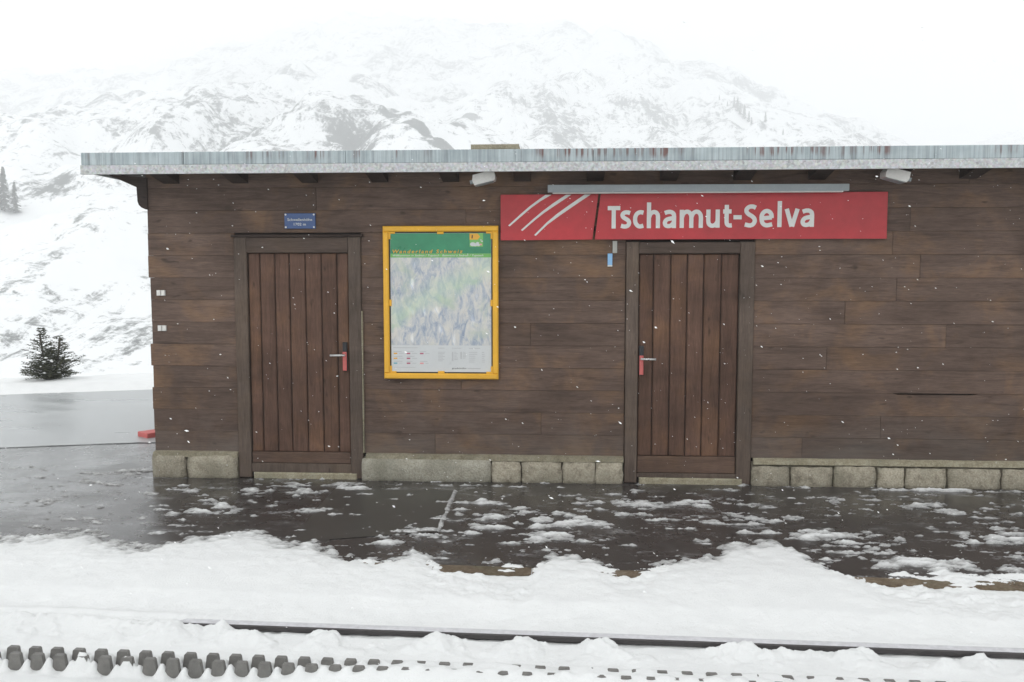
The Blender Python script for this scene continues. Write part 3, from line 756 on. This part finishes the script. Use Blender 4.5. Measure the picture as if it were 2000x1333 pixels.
for ch_, lx_ in LET:
    V, F = [], []; lay = 0
    zb_ = 2.307 + (lx_ - .4) * .0055
    for st in GL[ch_]:
        if st == 'c': continue
        P = smooth_path(st); lay += 1; y = -.0424 - .0003 * lay; b0 = len(V)
        for i, p in enumerate(P):
            d = (P[min(i + 1, len(P) - 1)] - P[max(i - 1, 0)]).normalized(); n = Vector((-d.y, d.x)) * h_
            for sg_ in (1, -1):
                q = p + n * sg_; V.append((lx_ + q.x * .203, y, zb_ + q.y * .203)); V.append((lx_ + q.x * .203, -.0402, zb_ + q.y * .203))
        for i in range(len(P) - 1):
            o = b0 + 4 * i; F += [(o, o + 2, o + 6, o + 4), (o, o + 4, o + 5, o + 1), (o + 2, o + 3, o + 7, o + 6)]
        o = b0 + 4 * (len(P) - 1); F += [(b0, b0 + 1, b0 + 3, b0 + 2), (o, o + 2, o + 3, o + 1)]
    mesh_obj('letter', V, F, M['white_print'], p2)

# strip light over the sign
sl = empty('strip_light', (1.2, -.12, 2.69)); tag(sl, 'long grey tubular strip light mounted above the red sign', 'lamp')
v, f = prism([(-.143, 2.628), (2.507, 2.626), (2.507, 2.686), (-.143, 2.692)], -.150, -.085); mesh_obj('housing', v, f, M['grey_metal'], sl)
mesh_obj('diffuser', *cbox(-.10, 2.46, -.140, -.095, 2.616, 2.6255, .002), M['lamp_white'], sl)
for x in (.15, 1.2, 2.25): mesh_obj('bracket', *cbox(x, x + .04, -.0845, .001, 2.645, 2.675, .002), M['grey_metal'], sl)

# flood lights under the eave
def flood(x, z, ang, label):
    e = empty('flood_light', (x, -.27, z)); tag(e, label, 'lamp', 'white flood lights under the eave')
    Rm = Matrix.Rotation(ang, 4, 'Y')
    def put(name, v, f, m):
        v = [tuple(Rm @ Vector(q) + Vector((x, -.27, z))) for q in v]; return mesh_obj(name, v, f, m, e)
    h = .045
    v, f = prism([(-.100, -h), (.085, -h), (.098, -.01), (.092, h), (-.092, h), (-.108, .0)], -.07, .07)
    put('housing', v, f, M['lamp_white'])
    s = -1 if ang > 0 else 1
    v, f = cbox(-.085, .07, -.060, .060, -h - .006, -h - .0005, .002); put('lens', v, f, M['grey_metal'])
    v, f = cbox(*sorted((-s * .100, -s * .135)), -.02, .02, -.02, .012, .003); put('sensor', v, f, M['grey_metal'])
    v, f = cbox(x - .012, x + .012, -.285, -.255, z + .02, 2.8449, .002); mesh_obj('bracket', v, f, M['black'], e)
flood(-.70, 2.742, R(-14), 'white flood light beneath the eave above the yellow map board')
flood(2.855, 2.742, R(15), 'white flood light beneath the eave past the end of the red sign')

# walking-map board
mb = empty('map_board', (-1.13, -.01, .91)); tag(mb, 'yellow framed hiking map board on the wall between the two doors', 'notice board')
bx0, bx1, bz0, bz1 = -1.668, -.598, .918, 2.336
box_part('backing', M['black'], mb, bx0 + .02, bx1 - .02, -.022, -.001, bz0 + .02, bz1 - .02, .002)
w = .052
box_part('frame_rail', M['yellow'], mb, bx0, bx1, -.056, -.0005, bz1 - w, bz1, .010)
box_part('frame_rail', M['yellow'], mb, bx0, bx1, -.056, -.0005, bz0, bz0 + w, .010)
box_part('frame_rail', M['yellow'], mb, bx0, bx0 + w, -.0555, -.0005, bz0 + w + .0005, bz1 - w - .0005, .010)
box_part('frame_rail', M['yellow'], mb, bx1 - w, bx1, -.0555, -.0005, bz0 + w + .0005, bz1 - w - .0005, .010)
sx0, sx1, sz0, sz1 = bx0 + w + .013, bx1 - w - .013, bz0 + w + .012, bz1 - w - .012
ps_ = box_part('map_sheet', M['gp_white'], mb, sx0, sx1, -.030, -.0225, sz0, sz1, .001)
# clips
for cx_ in ((sx0 + sx1) / 2,):
    for zz in (bz1 - w - .022, bz0 + w): box_part('clip', M['yellow'], mb, cx_ - .03, cx_ + .03, -.040, -.0305, zz, zz + .022, .002)
for zz in ((sz0 + sz1) / 2,):
    for xx in (bx0 + w, bx1 - w - .022): box_part('clip', M['yellow'], mb, xx, xx + .022, -.040, -.0305, zz - .03, zz + .03, .002)
for xx in (bx0 + w, bx1 - w - .06):
    for zz in (bz0 + w, bz1 - w - .018): box_part('clip', M['yellow'], mb, xx, xx + .06, -.040, -.0305, zz, zz + .018, .002)
for xx in (bx0 + w, bx1 - w - .018):
    for zz in (bz0 + w + .0185, bz1 - w - .068): box_part('clip', M['yellow'], mb, xx, xx + .018, -.0395, -.0305, zz, zz + .05, .002)
def sheet(name, x0, x1, z0, z1, m, k=1, parent=ps_):
    y = -.0300 - .0008 * k
    return mesh_obj(name, [(x0, y, z0), (x1, y, z0), (x1, y, z1), (x0, y, z1)], [(0, 1, 2, 3)], m, parent)
e_ = .002
sheet('header_print', sx0 + e_, sx1 - e_, 2.083, sz1 - e_, M['gp_green'])
sheet('band_print', sx0 + e_, sx1 - e_, 2.047, 2.0825, M['gp_light'])
sheet('map_print', sx0 + e_, sx1 - e_, 1.232, 2.0465, M['gp_map'])
text_mesh('title_print', 'Wanderland Schweiz', .655, .034, sx0 + .022, -.0312, 2.087, M['gp_orange'], ps_, shear=.2, space=1.35, offset=.018, extrude=.0002)
text_mesh('subtitle_print', 'Willkommen in Sedrun / Tujetsch · Bainvegni a Sedrun / Tujetsch', .845, .017, sx0 + .022, -.0312, 2.058, M['white_print'], ps_, shear=.2, offset=.02, extrude=.0002)
lx = sx1 - .20
sheet('logo_green', lx, lx + .125, 2.145, sz1 - e_ * 2, M['gp_light'], 2)
mesh_obj('arrow_print', [(lx, -.0324, 2.21), (lx + .075, -.0324, 2.21), (lx + .098, -.0324, 2.238), (lx + .075, -.0324, 2.266), (lx, -.0324, 2.266)], [(0, 1, 2, 3, 4)], M['gp_orange'], ps_)
mesh_obj('hiker_print', [(lx + .018, -.0332, 2.219), (lx + .024, -.0332, 2.222), (lx + .027, -.0332, 2.219), (lx + .03, -.0332, 2.235), (lx + .031, -.0332, 2.25), (lx + .026, -.0332, 2.256), (lx + .021, -.0332, 2.25), (lx + .019, -.0332, 2.236)], [tuple(range(8))], M['black'], ps_)
for cx_, cz_, r_, m_ in ((.03, 2.168, .023, 'gp_white'), (.052, 2.163, .018, 'gp_white'), (.074, 2.178, .013, 'gp_white'), (.082, 2.160, .013, 'gp_white'), (.104, 2.166, .010, 'gp_pink'), (.115, 2.195, .008, 'gp_white'), (.105, 2.207, .006, 'gp_white')):
    mesh_obj('flower_print', [(lx + cx_ + r_ * math.cos(2 * math.pi * i / 9) * 1.2, -.0326 - .0001 * cx_ * 10, cz_ + r_ * math.sin(2 * math.pi * i / 9) * .8) for i in range(9)], [tuple(range(9))], M[m_], ps_)
# legend
random.seed(5)
def lines(x, z, n, w, m='gp_grey', dz=.017, h=.006):
    for i in range(n): sheet('legend_line', x, x + w * random.uniform(.6, 1), z - i * dz, z - i * dz + h, M[m])
lines(sx0 + .02, 1.205, 1, .27)
for c_, (x_, mm) in enumerate(((.022, 'gp_orange'), (.145, 'gp_maroon'), (.27, 'gp_maroon'))):
    for r_ in range(3):
        zz = 1.148 - r_ * .046
        if c_ == 2 and r_ == 1: continue
        m2 = 'gp_teal' if (c_ == 0 and r_ == 2) else ('gp_pink' if (c_ == 2 and r_ == 2) else mm)
        sheet('legend_key', sx0 + x_, sx0 + x_ + .034, zz, zz + .013, M[m2])
        lines(sx0 + x_, zz + .022, 1, .085); lines(sx0 + x_ + .05, zz + .004, 1, .05)
lines(sx0 + .022, 1.022, 1, .30, h=.005)
lines(sx0 + .44, 1.203, 1, .085); lines(sx0 + .44, 1.165, 7, .07, dz=.0135)
for x_ in (.57, .65): sheet('legend_key', sx0 + x_, sx0 + x_ + .014, 1.105 if x_ > .6 else 1.085, 1.172, M['gp_grey']); lines(sx0 + x_ + .022, 1.165, 5 if x_ > .6 else 6, .035, dz=.0135)
lines(sx0 + .57, 1.203, 1, .09); lines(sx0 + .73, 1.203, 1, .12); lines(sx0 + .73, 1.165, 6, .08, dz=.018); lines(sx0 + .85, 1.165, 6, .035, dz=.018)
text_mesh('logo_print', 'graubünden', .135, .015, sx0 + .57, -.0312, 1.012, M['black'], ps_, offset=.0, extrude=.0002)
lines(sx0 + .715, 1.013, 1, .17, h=.008)

# small blue plaque
pq = empty('height_plaque', (-2.452, -.01, 2.316)); tag(pq, 'small blue enamel altitude plaque above the left door', 'plaque')
pl = box_part('plate', M['blue'], pq, -2.599, -2.306, -.020, -.004, 2.316, 2.459, .003)
text_mesh('lettering', 'Schwellenhöhe', .235, .026, -2.570, -.0203, 2.388, M['white_print'], pl, offset=.01, extrude=.0006)
text_mesh('lettering', '1702 m', .115, .026, -2.510, -.0203, 2.345, M['white_print'], pl, offset=.01, extrude=.0006)
for a in (-2.586, -2.319):
    for b in (2.330, 2.446):
        v, f = tube((a, -.0195, b), (a, -.0245, b), .0085, 8); mesh_obj('screw', v, f, M['lamp_white'], pq)

# little tags left of the right door
tg = box_part('wall_tag', M['tag_grey'], None, .449, .491, -.012, -.0035, 2.086, 2.196, .002); tag(tg, 'small grey tag hanging just below the red sign', 'tag')
tb = empty('wall_tag', (.428, -.004, 1.963)); tag(tb, 'small light blue tag with white foot below the grey one', 'tag')
box_part('plate', M['tag_blue'], tb, .405, .448, -.012, -.0035, 1.977, 2.082, .002)
box_part('foot', M['white_print'], tb, .405, .448, -.012, -.0035, 1.963, 1.9765, .002)
# small white double plates at the left corner
for z_, lb in ((1.690, 'upper white double plate at the left corner of the timber wall'), (1.355, 'lower white double plate at the left corner of the timber wall')):
    e = empty('white_plate', (-3.806, -.004, z_)); tag(e, lb, 'clip', 'white plates at the wall corner')
    box_part('plate_half', M['lamp_white'], e, -3.846, -3.809, -.024, -.0035, z_, z_ + .052, .004)
    box_part('plate_half', M['lamp_white'], e, -3.803, -3.766, -.024, -.0035, z_, z_ + .052, .004)
# red block on the road behind the corner
v = [(-5.09, 1.93, GZ), (-4.905, 1.80, GZ), (-4.60, 2.16, GZ), (-4.785, 2.29, GZ)]
v += [(a, b, GZ + .062) for a, b, c in v]
rb = mesh_obj('red_block', v, [(3, 2, 1, 0), (0, 1, 5, 4), (1, 2, 6, 5), (2, 3, 7, 6), (3, 0, 4, 7), (4, 5, 6, 7)], M['brickred'])
bvm = rb.modifiers.new('bevel', 'BEVEL'); bvm.width = .008; bvm.segments = 2
tag(rb, 'flat red block lying on the road behind the hut corner', 'block')

# ================================================================== conifers
def needle_mesh(rng, tops, spread):
    """young conifer with several leaders; tops: (x, y, height, base radius)"""
    V, F = [], []
    for tx, ty, h, r in tops:
        z = .05
        while z < h:
            fz = z / h; L = r * (1 - fz) ** 1.0 * rng.uniform(.75, 1.15) + .03
            for k in range(5):
                a = rng.uniform(0, 6.283); dx, dy = math.cos(a), math.sin(a); rise = rng.uniform(.1, .75)
                n = max(3, int(L / .035))
                for i in range(n):
                    s = (i + .5) / n * L
                    p = Vector((tx * (.3 + .7 * min(1, z / .4)) + dx * s, ty + dy * s, z + rise * s - .12 * s * s / max(L, .01)))
                    for q in range(3):
                        d = Vector((dx + rng.uniform(-.9, .9), dy + rng.uniform(-.9, .9), rng.uniform(-.2, .7))).normalized()
                        l = rng.uniform(.03, .065); wd = Vector((rng.uniform(-1, 1), rng.uniform(-1, 1), rng.uniform(-1, 1))).normalized() * .010
                        b = len(V); V += [p - wd, p + wd, p + d * l]; F.append((b, b + 1, b + 2))
            z += .035
    return np.array([tuple(v) for v in V]), np.array(F)
rng = random.Random(3)
bu = empty('conifer_bush', (-8.84, 6.25, .02)); tag(bu, 'small dark green conifer bush on the snow edge beyond the road', 'bush')
V, F = needle_mesh(rng, [(-.13, 0, .94, .46), (.13, .05, .82, .50), (.0, .05, .60, .50), (.30, -.05, .42, .30), (-.22, .06, .46, .32), (.05, -.1, .50, .42)], 1)
cr = np_mesh('crown', V, F, M['needle'], smooth=False); cr.parent = bu
tk = []
for a, b, h in ((-.16, 0, .85), (.17, .05, .78)): tk.append(tube((a * .3, b, -.05), (a, b, h), .016, 6))
v, f = join(tk); tr_ = mesh_obj('trunk', v, f, M['bark']); tr_.parent = bu
# clots of snow on the bush
V, F = [], []
for k in range(44):
    a = rng.uniform(0, 6.28); rr = rng.uniform(.05, .34); z0 = rng.uniform(.12, .6); c = Vector((rr * math.cos(a), rr * math.sin(a) - .08, z0)); b = len(V); s = rng.uniform(.014, .034)
    for d in ((1.6, 0, 0), (0, 1.6, 0), (-1.6, 0, 0), (0, -1.6, 0), (0, 0, .7), (0, 0, -.7)): V.append(c + Vector(d) * s * rng.uniform(.7, 1.2))
    F += [(b + 4, b, b + 1), (b + 4, b + 1, b + 2), (b + 4, b + 2, b + 3), (b + 4, b + 3, b), (b + 5, b + 1, b), (b + 5, b + 2, b + 1), (b + 5, b + 3, b + 2), (b + 5, b, b + 3)]
sn = mesh_obj('snow_clots', V, F, M['snow']); sn.parent = bu; sn['kind'] = 'stuff'

def spruce_data(seed, h):
    rg = random.Random(seed); V, F = [], []
    z = .08 * h
    while z < h:
        fz = z / h; L = .27 * h * (1 - fz) ** .8 * rg.uniform(.7, 1.15) + .01 * h
        nb = 11
        for k in range(nb):
            a = rg.uniform(0, 6.283); dx, dy = math.cos(a), math.sin(a); l = L * rg.uniform(.6, 1.1); w = .036 * h * rg.uniform(.6, 1.3)
            b = len(V)
            V += [(0, 0, z + .02 * h), (dx * l * .55 - dy * w, dy * l * .55 + dx * w, z - .01 * h), (dx * l, dy * l, z - .05 * h), (dx * l * .55 + dy * w, dy * l * .55 - dx * w, z - .015 * h)]
            F.append((b, b + 1, b + 2, b + 3))
        z += .035 * h
    me = bpy.data.meshes.new('crown'); me.from_pydata(V, [], F); me.materials.append(M['needle_far'])
    v, f = join([tube((0, 0, -.06 * h), (0, 0, h * .97), .014 * h, 5)])
    mt = bpy.data.meshes.new('trunk'); mt.from_pydata(v, [], f); mt.materials.append(M['bark'])
    return me, mt
SP = [spruce_data(s, 9.0) for s in (1, 2, 3)]
def spruce(x, y, sc, i, label, group):
    z = float(hill_z(np.array([x]), np.array([y]))[0])
    e = empty('spruce_tree', (x, y, z - .3)); tag(e, label, 'tree', group)
    for nm, me in zip(('crown', 'trunk'), SP[i % 3]):
        o = bpy.data.objects.new(nm, me); link(o, e); o.scale = (sc,) * 3; o.rotation_euler = (0, 0, i * 1.3)
order = ['first', 'second', 'third', 'fourth', 'fifth', 'sixth', 'seventh', 'eighth', 'ninth', 'tenth', 'eleventh']
ridge_sp = [(104, 583, 0.4), (107, 570, 0.45), (110, 563, 0.8), (110, 552, 0.95), (111, 548, 0.8), (113, 545, 1.0), (115, 541, 0.8), (115, 533, 0.7), (116, 520, 0.5), (117, 505, 0.7), (124, 492, 0.45)]
for i, (x, y, s) in enumerate(ridge_sp):
    spruce(x, y, s, i, f'{order[i]} small spruce from the top of the row down the hazy ridge', 'spruces along the mountain ridge')
for i, (x, y, s, lb) in enumerate([(-135.4, 190.5, 1.0, 'tall hazy spruce cut by the picture edge on the snowy slope'), (-134.2, 191.5, 1.2, 'tallest hazy spruce of the clump low on the snowy slope'), (-132.9, 193.5, .85, 'short hazy spruce on the inner side of the slope clump')]):
    spruce(x, y, s, i, lb, 'spruces on the snowy slope')

# ================================================================== falling snow
rg = np.random.RandomState(4); N = 2000
P = np.stack([rg.uniform(-5.2, 5.0, N), rg.uniform(-5.6, -.10, N), rg.uniform(.0, 3.6, N)], 1)
far_from_eave = ~((P[:, 1] > -.7) & (P[:, 2] > 2.6)); P = P[far_from_eave]; N = len(P)
O = np.array([(1, 0, 0), (0, 1, 0), (-1, 0, 0), (0, -1, 0), (0, 0, 1), (0, 0, -1)], float)
FT = np.array([(4, 0, 1), (4, 1, 2), (4, 2, 3), (4, 3, 0), (5, 1, 0), (5, 2, 1), (5, 3, 2), (5, 0, 3)])
size = .0015 + .0032 * rg.rand(N) ** 3
ang = R(-22) + rg.normal(0, .25, N)
loc = O[None] * rg.uniform(.6, 1.2, (N, 6, 1)) * np.array([1.9, 1.0, .8])[None, None] * size[:, None, None]
ca, sa = np.cos(ang)[:, None], np.sin(ang)[:, None]
rotd = np.stack([loc[..., 0] * ca - loc[..., 2] * sa, loc[..., 1], loc[..., 0] * sa + loc[..., 2] * ca], -1)
V = (P[:, None] + rotd).reshape(-1, 3); F = (FT[None] + 6 * np.arange(N)[:, None, None]).reshape(-1, 3)
fl = np_mesh('falling_snow', V, F, M['flake'], smooth=False); tag(fl, 'fine white snowflakes drifting in the air before the hut', 'snowfall', kind='stuff')

# ================================================================== haze
hz = mesh_obj('haze', [(x, y, z) for z in (-60, 405) for x, y in ((-1480, -160), (1480, -160), (1480, 1720), (-1480, 1720))],
              [(3, 2, 1, 0), (4, 5, 6, 7), (0, 1, 5, 4), (1, 2, 6, 5), (2, 3, 7, 6), (3, 0, 4, 7)])
tag(hz, 'pale snowy haze filling the valley air', 'haze', kind='stuff')
hm = bpy.data.materials.new('haze_air'); hm.use_nodes = True
for n in list(hm.node_tree.nodes): hm.node_tree.nodes.remove(n)
pv_ = hm.node_tree.nodes.new('ShaderNodeVolumePrincipled'); pv_.inputs['Color'].default_value = (.99, .995, 1, 1); pv_.inputs['Density'].default_value = .0021
pv_.inputs['Anisotropy'].default_value = .65
ho = hm.node_tree.nodes.new('ShaderNodeOutputMaterial'); hm.node_tree.links.new(pv_.outputs[0], ho.inputs['Volume'])
hz.data.materials.append(hm)
